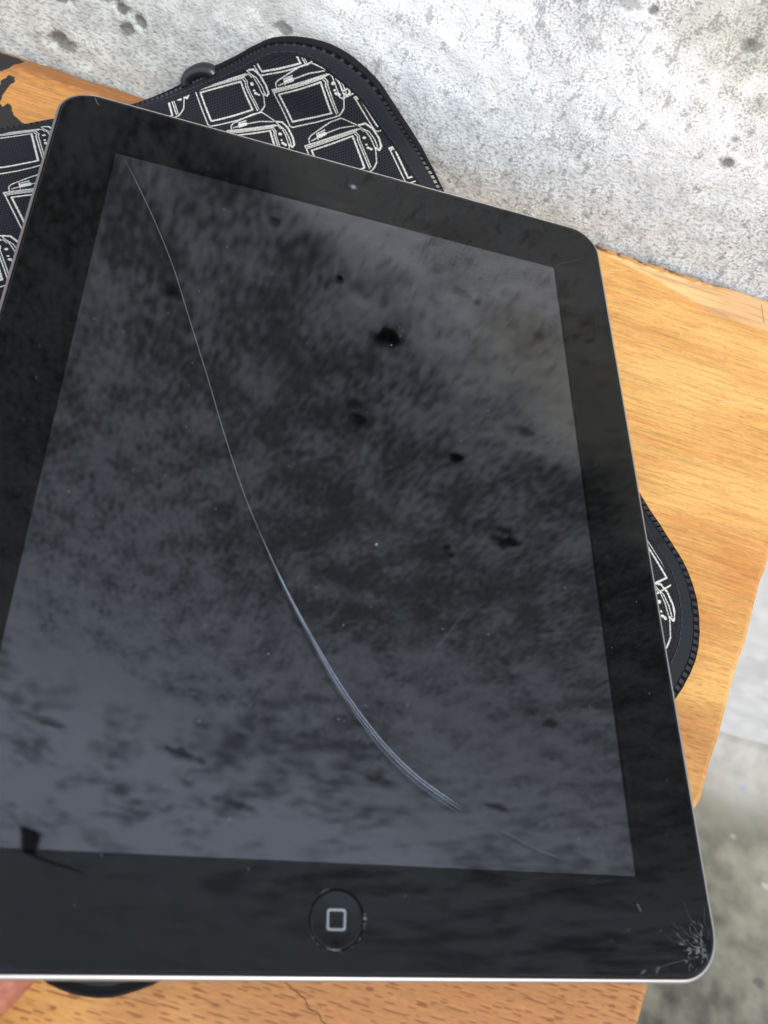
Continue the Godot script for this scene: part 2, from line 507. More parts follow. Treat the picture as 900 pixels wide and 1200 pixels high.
# ------------------------------------------------------------------ the bench
func wood_tex() -> Array:
	var w := 1600
	var x0 := -330.0
	var wide := 510.0
	var mmpp := wide / w
	var h := int(350.0 / mmpp)
	var broad := layer(51, 26.0, 4, x0, 0.0, mmpp, w, h, 9)
	var band := layer(52, 5.0, 4, x0, 0.0, mmpp, w, h, 14)
	var line := layer(53, 1.1, 2, x0, 0.0, mmpp, w, h, 22)
	var pore := layer(54, 0.72, 2, x0, 0.0, mmpp, w, h, 8)
	var soft := layer(55, 45.0, 4, x0, 0.0, mmpp, w, h)
	var fine := layer(56, 0.8, 3, x0, 0.0, mmpp, w, h, 3)
	var rough := layer(57, 3.0, 4, x0, 0.0, mmpp, w, h, 2)
	var rgb := PackedByteArray()
	var hgt := PackedByteArray()
	rgb.resize(w * h * 3)
	hgt.resize(w * h)
	var gold := Vector3(216, 170, 103)
	var honey := Vector3(201, 148, 83)
	var brown := Vector3(160, 98, 52)
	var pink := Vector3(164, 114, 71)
	var pale := Vector3(226, 190, 134)
	for j in h:
		var z := j * mmpp - 2.0
		for i in w:
			var k := j * w + i
			var x := x0 + i * mmpp
			var bd := (broad[k] - 128) / 64.0
			var bn := (band[k] - 128) / 64.0
			var ln := (line[k] - 128) / 64.0
			var sf := (soft[k] - 128) / 64.0
			var rg := (rough[k] - 128) / 64.0
			var c := gold.lerp(honey, clampf(0.42 + 0.45 * bd + 0.25 * sf, 0.0, 1.0))
			# darker heart towards the far end, wear and the person's shade painted pink-brown along the front
			c = c.lerp(honey.lerp(brown, 0.35), 0.8 * (1.0 - sstep(-130.0, -20.0, x + 14.0 * sf)))
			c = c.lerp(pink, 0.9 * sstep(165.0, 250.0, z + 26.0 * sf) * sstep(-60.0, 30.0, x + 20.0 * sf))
			var tea := exp(-pow(Vector2((x - 128.0) / 22.0, (z - 128.0) / 13.0).length() + 0.5 * sf, 2.0)) + 0.7 * exp(-pow(Vector2((x - 112.0) / 20.0, (z - 155.0) / 9.0).length() + 0.5 * sf, 2.0))
			c = c.lerp(Vector3(178, 112, 60), clampf(0.6 * tea, 0.0, 0.8))
			c = c.lerp(brown, clampf(0.55 * sstep(0.25, 0.9, bn), 0.0, 1.0) * (0.5 - 0.35 * sstep(150.0, 240.0, z) if x > -90.0 else 0.9))
			c *= 1.0 + (1.0 - 0.55 * sstep(150.0, 230.0, z)) * (0.06 * ln + 0.05 * bn) + 0.035 * (fine[k] - 128) / 64.0
			var po := sstep(0.52 - 0.12 * sf - 0.1 * bn - 0.10 * sstep(150.0, 250.0, z), 1.25 - 0.3 * sstep(150.0, 250.0, z), (pore[k] - 128) / 64.0)
			c = c.lerp(Vector3(120, 72, 38), (0.26 + 0.42 * sstep(150.0, 250.0, z)) * po)
			# sapwood wedge and bark-rough strip along the back edge
			if x > 40.0 and z < 26.0:
				var lim := lerpf(4.5, 18.5, sstep(62.0, 128.0, x)) + 0.8 * bn
				var sap := (1.0 - sstep(lim - 0.8, lim + 0.8, z)) * sstep(58.0, 70.0, x)
				c = c.lerp(pale.lerp(Vector3(208, 168, 122), sstep(95.0, 125.0, x + 6.0 * sf)), 0.9 * sap)
				c = c.lerp(Vector3(140, 100, 70), 0.38 * sap * sstep(0.1, 0.9, bn + 0.7 * ln))
			var bark := (1.0 - sstep(3.4, 5.0, z + 1.2 * rg + maxf(0.0, (x - 85.0) * 0.03))) * sstep(45.0, 60.0, x) * (1.0 - sstep(112.0, 126.0, x))
			if bark > 0.0:
				c = c.lerp(Vector3(190, 138, 84).lerp(Vector3(74, 50, 34), sstep(-0.1, 0.45, rg)), bark)
			var back := (1.0 - sstep(5.0, 14.0, z + 3.0 * bn + 2.0 * rg)) * (1.0 - sstep(-80.0, -60.0, x))
			c = c.lerp(Vector3(120, 76, 46), 0.62 * back)
			for q in 3:
				rgb[k * 3 + q] = clampi(int([c.x, c.y, c.z][q]), 0, 255)
			hgt[k] = clampi(int(140 + 18 * ln + 10 * bn - 90 * po - 60 * bark * maxf(rg, 0.0)), 0, 255)
	return [tex(rgb, w, h, Image.FORMAT_RGB8), tex(hgt, w, h, Image.FORMAT_L8)]

func build_bench() -> void:
	var o := thing("wooden_bench", "worn honey-coloured wooden bench pushed against the rough concrete wall", "bench")
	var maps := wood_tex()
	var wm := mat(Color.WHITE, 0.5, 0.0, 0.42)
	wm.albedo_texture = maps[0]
	wm.heightmap_enabled = true
	wm.heightmap_texture = maps[1]
	wm.heightmap_scale = 0.02
	# outline of the seat, back edge ragged, end sawn askew
	var out := PackedVector2Array()
	var n := 120
	for i in n + 1:
		var x := lerpf(-700.0, 165.0, float(i) / n)
		if x < -330 and i % 4 != 0:
			continue
		out.append(Vector2(x, 0.9 + wob.get_noise_2d(x * 0.09, 3.0) * 1.0 + wob.get_noise_2d(x * 0.4, 9.0) * 0.5))
	for i in range(1, 60):
		var z := lerpf(0.0, 338.0, i / 59.0)
		out.append(Vector2(166.6 - 0.222 * z + wob.get_noise_2d(z * 0.05, 50.0) * 0.8 + wob.get_noise_2d(z * 0.3, 70.0) * 0.3 - (1.6 * exp(-pow((z - 212.0) / 3.0, 2.0))), z))
	out.append(Vector2(-329.0, 338.0))
	out.append(Vector2(-700.0, 338.0))
	var prof := [[0.0, 1.6], [-0.35, 0.7], [-1.1, 0.15], [-2.2, 0.0], [-24.0, 0.0], [-25.5, 1.0]]
	var s := Soup.new()
	var uvf := func(p: Vector3) -> Vector2: return Vector2(absf(p.x + 329.0) / 510.0, (p.z + 2.0) / 350.0)
	var insets := []
	for pr in prof:
		var r := PackedVector3Array()
		for i in out.size():
			var a := out[posmod(i - 1, out.size())]
			var b := out[(i + 1) % out.size()]
			var d := (b - a).normalized()
			var q := out[i] + Vector2(-d.y, d.x) * float(pr[1])
			r.append(Vector3(q.x, pr[0], q.y))
		insets.append(r)
	for j in insets.size() - 1:
		for i in out.size():
			var i2 := (i + 1) % out.size()
			var a: Vector3 = insets[j][i]
			var b: Vector3 = insets[j][i2]
			var c: Vector3 = insets[j + 1][i2]
			var d: Vector3 = insets[j + 1][i]
			var nn := (c - a).cross(b - d).normalized()
			if nn.dot((a + b) / 2.0 - Vector3(-260, -12, 170)) < 0.0:
				nn = -nn
			var sh := Vector3(0, 0, 0)
			s.tri(a, b, c, nn, uvf.call(a + sh), uvf.call(b + sh), uvf.call(c + Vector3(c.y, 0, c.y) * 0.6))
			s.tri(a, c, d, nn, uvf.call(a + sh), uvf.call(c + Vector3(c.y, 0, c.y) * 0.6), uvf.call(d + Vector3(d.y, 0, d.y) * 0.6))
	for lev in [0, insets.size() - 1]:
		var flat := PackedVector2Array()
		for p in insets[lev]:
			flat.append(Vector2(p.x, p.z))
		for part in [Rect2(-800, -50, 471, 500), Rect2(-329, -50, 700, 500)]:
			var frame := PackedVector2Array([part.position, Vector2(part.end.x, part.position.y), part.end, Vector2(part.position.x, part.end.y)])
			for piece in Geometry2D.intersect_polygons(flat, frame):
				var ix := Geometry2D.triangulate_polygon(piece)
				for k in range(0, ix.size(), 3):
					var p3 := []
					for e in 3:
						p3.append(Vector3(piece[ix[k + e]].x, insets[lev][0].y, piece[ix[k + e]].y))
					s.tri(p3[0], p3[1], p3[2], Vector3.UP if lev == 0 else Vector3.DOWN, uvf.call(p3[0]), uvf.call(p3[1]), uvf.call(p3[2]))
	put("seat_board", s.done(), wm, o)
	# black tar runs near the back edge
	var tar := mat(Color(0.16, 0.155, 0.16), 0.55, 0.0, 0.4)
	var blobs := [
		[[-186.0, 3.2], [-178.1, 2.8], [-171.0, 2.6], [-168.0, 3.6], [-170.2, 6.2], [-171.4, 9.8], [-173.4, 13.2], [-184.0, 15.0]],
		[[-169.4, 13.4], [-167.4, 13.2], [-166.0, 15.4], [-166.6, 19.5], [-166.2, 25.0], [-165.4, 29.0], [-163.4, 31.2], [-162.6, 28.2], [-160.8, 29.2], [-158.4, 33.0], [-154.4, 35.4], [-150.4, 36.4], [-150.0, 46.0], [-158.0, 52.0], [-170.0, 52.0], [-176.0, 40.0], [-172.0, 30.0], [-169.0, 23.0], [-170.2, 18.0]],
	]
	for bl in blobs:
		var poly := PackedVector2Array()
		for i in bl.size():
			var a := Vector2(bl[i][0], bl[i][1])
			var b := Vector2(bl[(i + 1) % bl.size()][0], bl[(i + 1) % bl.size()][1])
			for k in 5:
				var q := a.lerp(b, k / 5.0)
				poly.append(q + Vector2(wob.get_noise_2d(q.x * 0.7, q.y * 0.7), wob.get_noise_2d(q.x * 0.7 + 40, q.y * 0.7)) * 0.5)
		var ts := Soup.new()
		var ix := Geometry2D.triangulate_polygon(poly)
		for k in range(0, ix.size(), 3):
			var a := poly[ix[k]]
			var b := poly[ix[k + 1]]
			var c := poly[ix[k + 2]]
			ts.tri(Vector3(a.x, 0.12, a.y), Vector3(b.x, 0.12, b.y), Vector3(c.x, 0.12, c.y), Vector3.UP)
		for i in poly.size():
			var a := poly[i]
			var b := poly[(i + 1) % poly.size()]
			var d := (b - a).normalized()
			ts.quad(Vector3(a.x, 0.12, a.y), Vector3(b.x, 0.12, b.y), Vector3(b.x, -0.1, b.y), Vector3(a.x, -0.1, a.y), Vector3(d.y, 0.3, -d.x).normalized())
		put("tar_stain", ts.done(), tar, o)
	# pale scratches
	var pale := mat(Color(0.86, 0.74, 0.52), 0.7)
	for sc in [[[66.5, 17.5], [76.0, 11.5], [80.0, 9.5]], [[69.0, 16.8], [74.5, 13.6]], [[120.0, 62.0], [131.0, 58.5]], [[101.0, 30.0], [104.0, 36.0]]]:
		var pl := []
		for q in sc:
			pl.append(Vector2(q[0], q[1]))
		put("scratch", flat_ribbon(pl, 0.22, func(p: Vector2): return Vector3(p.x, 0.04, p.y), Vector3.UP), pale, o)
	# hair cracks in the wood
	var dk := mat(Color(0.27, 0.2, 0.15), 0.9)
	for cr in [[[21.9, 276.9], [25.6, 278.3], [28.4, 279.5], [29.6, 280.9], [32.0, 281.3], [33.2, 282.6], [35.5, 283.0]], [[135.4, 4.4], [135.9, 8.0], [136.3, 11.0], [136.9, 15.3]]]:
		var pl := []
		for q in cr:
			pl.append(Vector2(q[0], q[1]))
		put("crack", flat_ribbon(pl, 0.2, func(p: Vector2): return Vector3(p.x, 0.05, p.y), Vector3.UP), dk, o)
	# what carries the seat
	var lm := mat(Color(0.62, 0.45, 0.26), 0.6)
	for q in [[-640.0, 40.0], [-640.0, 280.0], [90.0, 40.0], [70.0, 270.0]]:
		var ls := Soup.new()
		ls.box(Vector3(q[0] - 22, -440, q[1] - 22), Vector3(q[0] + 22, -26, q[1] + 22))
		put("leg", ls.done(), lm, o)
	for q in [40.0, 275.0]:
		var rs := Soup.new()
		rs.box(Vector3(-617, -95, q - 9), Vector3(47 if q > 100 else 67, -26.5, q + 9))
		put("rail", rs.done(), lm, o)

# a thin flat strip along a 2D line, tapering at its ends
func flat_ribbon(pts: Array, width: float, at: Callable, nn: Vector3, jitter := 0.35) -> ArrayMesh:
	var s := Soup.new()
	var fine := []
	for i in pts.size() - 1:
		var p0: Vector2 = pts[maxi(i - 1, 0)]
		var p3: Vector2 = pts[mini(i + 2, pts.size() - 1)]
		for k in 8:
			fine.append((pts[i] as Vector2).cubic_interpolate(pts[i + 1], p0, p3, k / 8.0))
	fine.append(pts[-1])
	var l := []
	var r := []
	for i in fine.size():
		var d: Vector2 = (fine[mini(i + 1, fine.size() - 1)] - fine[maxi(i - 1, 0)]).normalized()
		var e := float(i) / (fine.size() - 1)
		var w := width * 0.5 * clampf(minf(e, 1.0 - e) * 10.0, 0.12, 1.0) * (1.0 + jitter * wob.get_noise_2d(i * 0.7, width * 40.0))
		l.append(at.call(fine[i] + Vector2(-d.y, d.x) * w))
		r.append(at.call(fine[i] - Vector2(-d.y, d.x) * w))
	for i in fine.size() - 1:
		s.quad(l[i], l[i + 1], r[i + 1], r[i], nn)
	return s.done()

# ------------------------------------------------------------------ the sleeve
# The sleeve is a flat soft case; its far corner is bent up against the wall.
const ZW := 6.2
const RB := 20.0
const HM := 5.4
func bent(u: float, v: float, off: float) -> Vector3:
	var x := -193.0 + u * 0.76604 + v * 0.64279
	var z := 87.0 - u * 0.64279 + v * 0.76604
	if z >= ZW + RB:
		return Vector3(x, HM + off, z)
	var s := ZW + RB - z
	if s < RB * PI / 2.0:
		return Vector3(x, HM + RB - (RB - off) * cos(s / RB), ZW + RB - (RB - off) * sin(s / RB))
	return Vector3(x, HM + RB + s - RB * PI / 2.0, ZW + off)

var outline_uv: PackedVector2Array
var outline_nrm: PackedVector2Array
func sleeve_outline() -> void:
	outline_uv = PackedVector2Array()
	for q in 4:
		var r: float = [45.0, 25.0, 36.0, 33.0][q]
		var corner := Vector2([197.6, -8.0, -8.0, 198.5][q], [270.2, 272.4, -5.5, -5.5][q])
		var c := corner + Vector2([-r, r, r, -r][q], [-r, -r, r, r][q])
		for k in 15:
			outline_uv.append(c + Vector2.from_angle(PI / 2.0 * (q + k / 14.0)) * r)
	# extra points along the straight sides
	var dense := PackedVector2Array()
	for i in outline_uv.size():
		var a := outline_uv[i]
		var b := outline_uv[(i + 1) % outline_uv.size()]
		var k := maxi(1, int(a.distance_to(b) / 2.0))
		for e in k:
			var q := a.lerp(b, float(e) / k)
			q.x -= 5.5 * (1.0 - sstep(10.0, 85.0, q.y)) * sstep(120.0, 190.0, q.x)
			q.y += 2.5 * (1.0 - sstep(40.0, 112.0, q.x)) * (1.0 - sstep(10.0, 60.0, q.y))
			q += Vector2(wob.get_noise_2d(q.x * 0.02, q.y * 0.02), wob.get_noise_2d(q.x * 0.02, q.y * 0.02 + 30.0)) * 0.9
			dense.append(q)
	outline_uv = dense
	outline_nrm = PackedVector2Array()
	for i in dense.size():
		var d := (dense[(i + 1) % dense.size()] - dense[posmod(i - 1, dense.size())]).normalized()
		outline_nrm.append(Vector2(-d.y, d.x))  # inwards

func slim(i: int) -> float:
	return 3.6 * sstep(0.55, 0.95, outline_nrm[i].y)

func ring_at(inset: float, off: float, wave := 0.0) -> PackedVector3Array:
	var r := PackedVector3Array()
	for i in outline_uv.size():
		var q := outline_uv[i] + outline_nrm[i] * (inset if inset < 1.5 or inset > 8.7 else inset * (1.0 - slim(i) / 8.6))
		r.append(bent(q.x, q.y, off + wave * wob.get_noise_2d(q.x * 0.05, q.y * 0.05)))
	return r

func motif_lines() -> Array:
	# a hand camera seen from behind: [width, points...]
	return [
		[0.42, [0, 0], [21.3, 0]], [0.34, [0.3, 1.0], [20.2, 0.8]], [0.36, [0.6, 0.5], [20.8, 0.4]],
		[0.38, [0, 0], [0.2, 1.2], [1.4, 14.6], [2.2, 15.3]],
		[0.62, [1.9, 2.0], [2.9, 13.2]], [0.55, [1.9, 2.0], [10.0, 1.9], [18.4, 1.7]], [0.7, [18.4, 1.7], [18.9, 12.2]], [0.62, [2.9, 13.2], [11.0, 12.9], [18.9, 12.2]],
		[0.4, [19.4, 1.3], [20.1, 2.2], [19.7, 3.4], [20.6, 12.9]], [0.3, [20.2, 1.0], [20.9, 2.2], [20.5, 3.4], [21.3, 12.6]],
		[0.42, [2.2, 15.3], [12.0, 14.9], [21.4, 13.7], [22.6, 12.9], [23.9, 11.7]],
		[0.34, [2.0, -0.4], [2.2, -1.7], [3.4, -2.5], [8.0, -3.6]], [0.42, [8.0, -3.6], [12.5, -4.6], [17.0, -4.8]], [0.36, [17.0, -4.8], [19.0, -3.4], [22.0, -0.9]], [0.34, [3.0, -0.9], [9.0, -1.7], [15.0, -1.9], [20.8, -1.2]],
		[0.32, [22.0, -0.9], [23.6, 1.2], [24.6, 4.0], [25.0, 8.0], [23.9, 11.7]], [0.3, [20.4, 0.4], [22.2, 0.2], [23.0, 1.4]],
		[0.7, [22.4, -1.0], [24.6, -0.6], [26.4, 1.6], [27.4, 5.0], [27.3, 7.6], [26.2, 8.4], [25.2, 7.4]], [0.34, [23.0, 0.4], [24.8, 2.0], [25.8, 4.8], [26.0, 7.4]],
		[1.3, [22.3, 3.3], [22.5, 3.3]], [1.2, [22.5, 6.6], [22.7, 6.7]], [1.1, [23.4, 7.2], [23.5, 7.3]], [0.8, [22.3, 5.5], [22.4, 5.5]],
		[1.5, [6.2, -1.5], [8.8, -1.75]], [0.4, [5.6, -0.8], [5.8, -2.4], [9.2, -2.8]],
	]

func print_tex() -> ImageTexture:
	var pp := 6.4
	var w := int(212 * pp)
	var h := int(284 * pp)
	var a := PackedByteArray()
	a.resize(w * h * 4)
	var blank := Image.create_empty(w, h, false, Image.FORMAT_RGBA8)
	blank.fill(Color8(226, 226, 220, 0))
	a = blank.get_data()
	# the print sits on the tops of the weave: threads break it up
	var cell := pp * 1.05
	var we := TAU / cell
	# origin, step along the camera's width, step down its height
	var spots := [
		[127.1, -2.1, 1.071, 0.105, -0.251, 1.081], [156.5, 8.3, 1.027, 0.139, -0.242, 1.049], [155.7, 33.4, 1.074, -0.017, -0.252, 1.318], [154.3, -6.3, 0.949, 0.209, -0.056, 0.552], [130.6, 18.4, 0.88, 0.15, -0.33, 1.2],
		[97.2, -1.4, 1.047, -0.231, -0.236, 0.926], [180.9, 4.2, 1.037, 0.058, -0.254, 1.077], [183.3, 22.2, 1.061, 0.046, -0.05, 0.957], [185.4, 44.6, 1.05, 0.052, -0.121, 1.017],
		[46.8, 31.6, 1.0, 0.05, 0.0, 1.36], [44.9, 0.8, 1.0, 0.05, -0.2, 1.42], [19.3, 50.9, 1.0, 0.05, -0.1, 1.4], [158.8, 235.7, 1.0, 0.05, -0.5, 1.24], [169.5, 217.0, 1.0, 0.05, -0.1, 1.4], [18.0, 20.0, 1.0, 0.05, -0.1, 1.36], [10.0, 250.0, 1.0, 0.05, -0.1, 1.36],
	]
	var fixed := spots.size()
	for ci in range(-2, 9):
		for ri in range(-4, 15):
			var q := Vector2(-8.0 + ci * 27.0, -4.0 + ri * 28.0 + (ci % 2) * 14.0)
			var ok := q.x > -30 and q.x < 200 and q.y > 40 and q.y < 285
			for f in fixed:
				if Vector2(spots[f][0], spots[f][1]).distance_to(q) < 25.0:
					ok = false
			if ok:
				spots.append([q.x, q.y, 1.0, 0.05, -0.1, 1.36])
	var lines := motif_lines()
	for sp in spots:
		var ea := Vector2(sp[2], sp[3])
		var eb := Vector2(sp[4], sp[5])
		for ln in lines:
			var wd: float = ln[0] * 0.41 * pp
			for i in range(1, ln.size() - 1):
				var p0: Vector2 = (Vector2(sp[0] + 10.0, sp[1] + 8.0) + ea * ln[i][0] + eb * ln[i][1]) * pp
				var p1: Vector2 = (Vector2(sp[0] + 10.0, sp[1] + 8.0) + ea * ln[i + 1][0] + eb * ln[i + 1][1]) * pp
				var steps := maxi(1, int(p0.distance_to(p1) / 1.5))
				for k in steps + 1:
					var c := p0.lerp(p1, float(k) / steps)
					var rr := wd * (1.0 + 0.35 * wob.get_noise_2d(c.x * 0.11, c.y * 0.11)) + 0.5
					var ir := int(rr) + 1
					for dy in range(-ir, ir + 1):
						var py := int(c.y) + dy
						if py < 0 or py >= h:
							continue
						for dx in range(-ir, ir + 1):
							var px := int(c.x) + dx
							if px < 0 or px >= w:
								continue
							var e := sin(px * we) * sin(py * we + (PI / 2.0 if int(px / cell) % 2 else 0.0))
							var al := clampf(rr - Vector2(px - c.x, py - c.y).length() + 0.3, 0.0, 1.0) * clampf(0.86 + 0.28 * e, 0.35, 1.0)
							var at := (py * w + px) * 4 + 3
							if al > 0.0:
								a[at] = maxi(a[at], int(al * 245.0))
	return tex(a, w, h, Image.FORMAT_RGBA8)

func weave_tex() -> Array:
	# small square holes in a basket weave, one repeat = 4 cells
	var w := 256
	var rgb := PackedByteArray()
	var hg := PackedByteArray()
	rgb.resize(w * w * 3)
	hg.resize(w * w)
	var nn := FastNoiseLite.new()
	nn.seed = 4
	nn.frequency = 0.06
	for j in w:
		for i in w:
			var cy := j / 32
			var fx := fposmod(i + (16 if cy % 2 else 0), 32.0) / 32.0 - 0.5
			var fy := fposmod(j, 32.0) / 32.0 - 0.5
			var hole := 1.0 - sstep(0.16, 0.30, maxf(absf(fx), absf(fy) * 1.1))
			var thr := 0.5 + 0.5 * cos(fx * TAU * 2.0)
			var v := 0.62 + 0.25 * thr + 0.12 * nn.get_noise_2d(i, j) - 0.5 * hole
			var k := j * w + i
			rgb[k * 3] = int(clampf(v * 50.0, 0, 255))
			rgb[k * 3 + 1] = int(clampf(v * 53.0, 0, 255))
			rgb[k * 3 + 2] = int(clampf(v * 62.0, 0, 255))
			hg[k] = int(clampf(200.0 - 190.0 * hole + 40.0 * thr, 0, 255))
	return [tex(rgb, w, w, Image.FORMAT_RGB8), tex(hg, w, w, Image.FORMAT_L8)]

func build_sleeve() -> void:
	var o := thing("tablet_sleeve", "black zippered fabric sleeve printed with white line-drawn cameras, lying under the tablet", "sleeve")
	sleeve_outline()
	var wv := weave_tex()
	var fab := mat(Color.WHITE, 0.85, 0.0, 0.3)
	fab.albedo_texture = wv[0]
	fab.uv1_scale = Vector3(1.0, 1.0, 1.0)
	fab.heightmap_enabled = true
	fab.heightmap_texture = wv[1]
	fab.heightmap_scale = 0.025
	fab.detail_enabled = true
	fab.detail_albedo = print_tex()
	fab.detail_uv_layer = BaseMaterial3D.DETAIL_UV_2
	fab.detail_blend_mode = BaseMaterial3D.BLEND_MODE_MIX
	# printed front panel: a padded grid inside the outline
	var ins := 8.2
	var rows := []
	var levels := 34
	for l in levels + 1:
		var f := float(l) / levels
		var r := PackedVector3Array()
		var keep := PackedVector2Array()
		for i in outline_uv.size():
			var rim := outline_uv[i] + outline_nrm[i] * (ins - slim(i))
			var mid := Vector2(94.5, clampf(rim.y, 100.0, 167.0))
			mid.x = clampf(rim.x, 80.0, 109.0)
			var q := rim.lerp(mid, f)
			var dome := 3.2 + 1.5 * sstep(0.0, 0.09, f) + 0.45 * wob.get_noise_2d(q.x * 0.045, q.y * 0.045) * sstep(0.0, 0.1, f)
			r.append(bent(q.x, q.y, dome))
			keep.append(q)
		rows.append([r, keep])
	var pos := []
	for r in rows:
		pos.append(r[0])
	var front := grid(pos, [], -1.0, true)
	var arr := front.surface_get_arrays(0)
	var t1 := PackedVector2Array()
	var t2 := PackedVector2Array()
	for r in rows:
		for q in r[1]:
			t1.append(Vector2(q.x, q.y) / 8.6)
			t2.append(Vector2((q.x + 10.0) / 212.0, (q.y + 8.0) / 284.0))
	arr[Mesh.ARRAY_TEX_UV] = t1
	arr[Mesh.ARRAY_TEX_UV2] = t2
	# close the small flat centre under the tablet
	var am := ArrayMesh.new()
	am.add_surface_from_arrays(Mesh.PRIMITIVE_TRIANGLES, arr)
	put("printed_panel", am, fab, o)
	# smooth binding band around the panel
	var bandm := mat(Color(0.12, 0.13, 0.152), 0.75, 0.0, 0.35)
	bandm.heightmap_enabled = true
	bandm.heightmap_texture = tape_tex()
	bandm.heightmap_scale = 0.012
	bandm.uv1_scale = Vector3(1, 1, 1)
	var bp := []
	var bu := []
	for e in [[8.6, 3.0], [8.0, 3.25], [7.2, 3.5], [5.5, 3.1], [3.6, 2.6], [2.3, 2.25], [2.1, 1.7]]:
		bp.append(ring_at(e[0], e[1], 0.35))
		var uu := PackedVector2Array()
		var run := 0.0
		for i in outline_uv.size():
			uu.append(Vector2(run / 6.0, e[0] / 6.0))
			run += 2.0
		bu.append(uu)
	put("binding_band", grid(bp, bu, 1.0, true), bandm, o)
	# stitching just outside the panel
	var st := Soup.new()
	for i in outline_uv.size():
		var q := outline_uv[i] + outline_nrm[i] * (6.6 - slim(i))
		var q2 := q.lerp(outline_uv[(i + 1) % outline_uv.size()] + outline_nrm[(i + 1) % outline_uv.size()] * (6.6 - slim(i)), 0.7)
		var d := outline_nrm[i] * 0.16
		var up := (bent(q.x, q.y, 4.0) - bent(q.x, q.y, 3.0)).normalized()
		st.quad(bent(q.x - d.x, q.y - d.y, 3.6), bent(q2.x - d.x, q2.y - d.y, 3.6), bent(q2.x + d.x, q2.y + d.y, 3.75), bent(q.x + d.x, q.y + d.y, 3.75), up)
	put("seam_stitching", st.done(), mat(Color(0.20, 0.215, 0.25), 0.8), o).set_meta("kind", "stuff")
	# zipper tape, and the row of teeth on the rim
	var tapem := mat(Color(0.075, 0.08, 0.095), 0.8, 0.0, 0.3)
	var tp := []
	for e in [[2.3, 1.85], [0.9, 1.95], [0.45, 2.25], [0.1, 2.0], [-0.1, 1.0], [0.0, 0.3], [0.0, -0.6], [0.5, -1.6], [1.5, -2.0]]:
		tp.append(ring_at(e[0], e[1]))
	put("zipper_tape", grid(tp, [], 1.0, true), tapem, o)
	var teeth := Soup.new()
	var total := outline_uv.size()
	for i in total:
		if outline_uv[i].y > 150.0 and outline_uv[i].x < 150.0:
			continue
		for half in 1:
			var a := outline_uv[i]
			var b := outline_uv[(i + 1) % total]
			var c := a.lerp(b, 0.5)
			var tdir := (b - a).normalized()
			var nd := outline_nrm[i]
			var t0 := c - tdir * 0.66
			var t1q := c + tdir * 0.66
			var lean := tdir * 0.35
			var quads := []
			for e in [[t0 + nd * 2.0, 2.2], [t1q + nd * 2.0, 2.2], [t1q + nd * 0.95 + lean, 2.65], [t0 + nd * 0.95 + lean, 2.65], [t0 + nd * 0.45 + lean, 2.1], [t1q + nd * 0.45 + lean, 2.1]]:
				quads.append(bent(e[0].x, e[0].y, e[1]))
			var up := (bent(c.x, c.y, 4.0) - bent(c.x, c.y, 3.0)).normalized()
			var outw := (bent(c.x - nd.x, c.y - nd.y, 1.0) - bent(c.x, c.y, 1.0)).normalized()
			var along := (bent(t1q.x, t1q.y, 1.0) - bent(t0.x, t0.y, 1.0)).normalized()
			teeth.quad(quads[0], quads[1], quads[2], quads[3], (up + outw * 0.3).normalized())
			teeth.quad(quads[3], quads[2], quads[5], quads[4], outw)
			teeth.tri(quads[1], quads[2], quads[5], along)
			teeth.tri(quads[0], quads[3], quads[4], -along)
	put("zipper_teeth", teeth.done(), mat(Color(0.13, 0.14, 0.165), 0.38, 0.0, 0.6), o).set_meta("kind", "stuff")
	# plain back
	var bk := []
	for e in [[1.4, -1.8], [6.0, -2.8], [12.0, -4.2], [20.0, -4.9], [40.0, -5.1], [85.0, -5.1]]:
		bk.append(ring_at(e[0], e[1]))
	put("back_panel", grid(bk, [], 1.0, true), mat(Color(0.13, 0.135, 0.16), 0.9), o)
	# folded end of the zip: a short rubber loop standing off the upper edge
	var pl := Soup.new()
	var lrows := []
	for k in 15:
		var a := PI * k / 14.0
		var base := Vector2(131.0 - cos(a) * 6.0, -4.2 - sin(a) * 2.8)
		var ctr := bent(base.x, base.y, 1.6)
		var tang := (bent(base.x + sin(a) * 0.5, base.y - cos(a) * 0.4, 1.6) - ctr).normalized()
		var up2 := (bent(base.x, base.y, 3.0) - bent(base.x, base.y, 1.0)).normalized()
		var sidev := tang.cross(up2).normalized()
		var r := PackedVector3Array()
		for q in 12:
			var an := TAU * q / 12.0
			r.append(ctr + sidev * cos(an) * 2.3 + up2 * sin(an) * 2.8)
		lrows.append(r)
	put("zipper_pull", grid(lrows, [], 1.0, true), mat(Color(0.10, 0.115, 0.14), 0.35, 0.0, 0.55), o)

func tape_tex() -> ImageTexture:
	var w := 64
	var b := PackedByteArray()
	b.resize(w * w)
	for j in w:
		for i in w:
			b[j * w + i] = int(128 + 80 * sin(i * TAU / 8.0 + (PI if (j / 4) % 2 else 0.0)) * sin(j * TAU / 8.0))
	return tex(b, w, w, Image.FORMAT_L8)

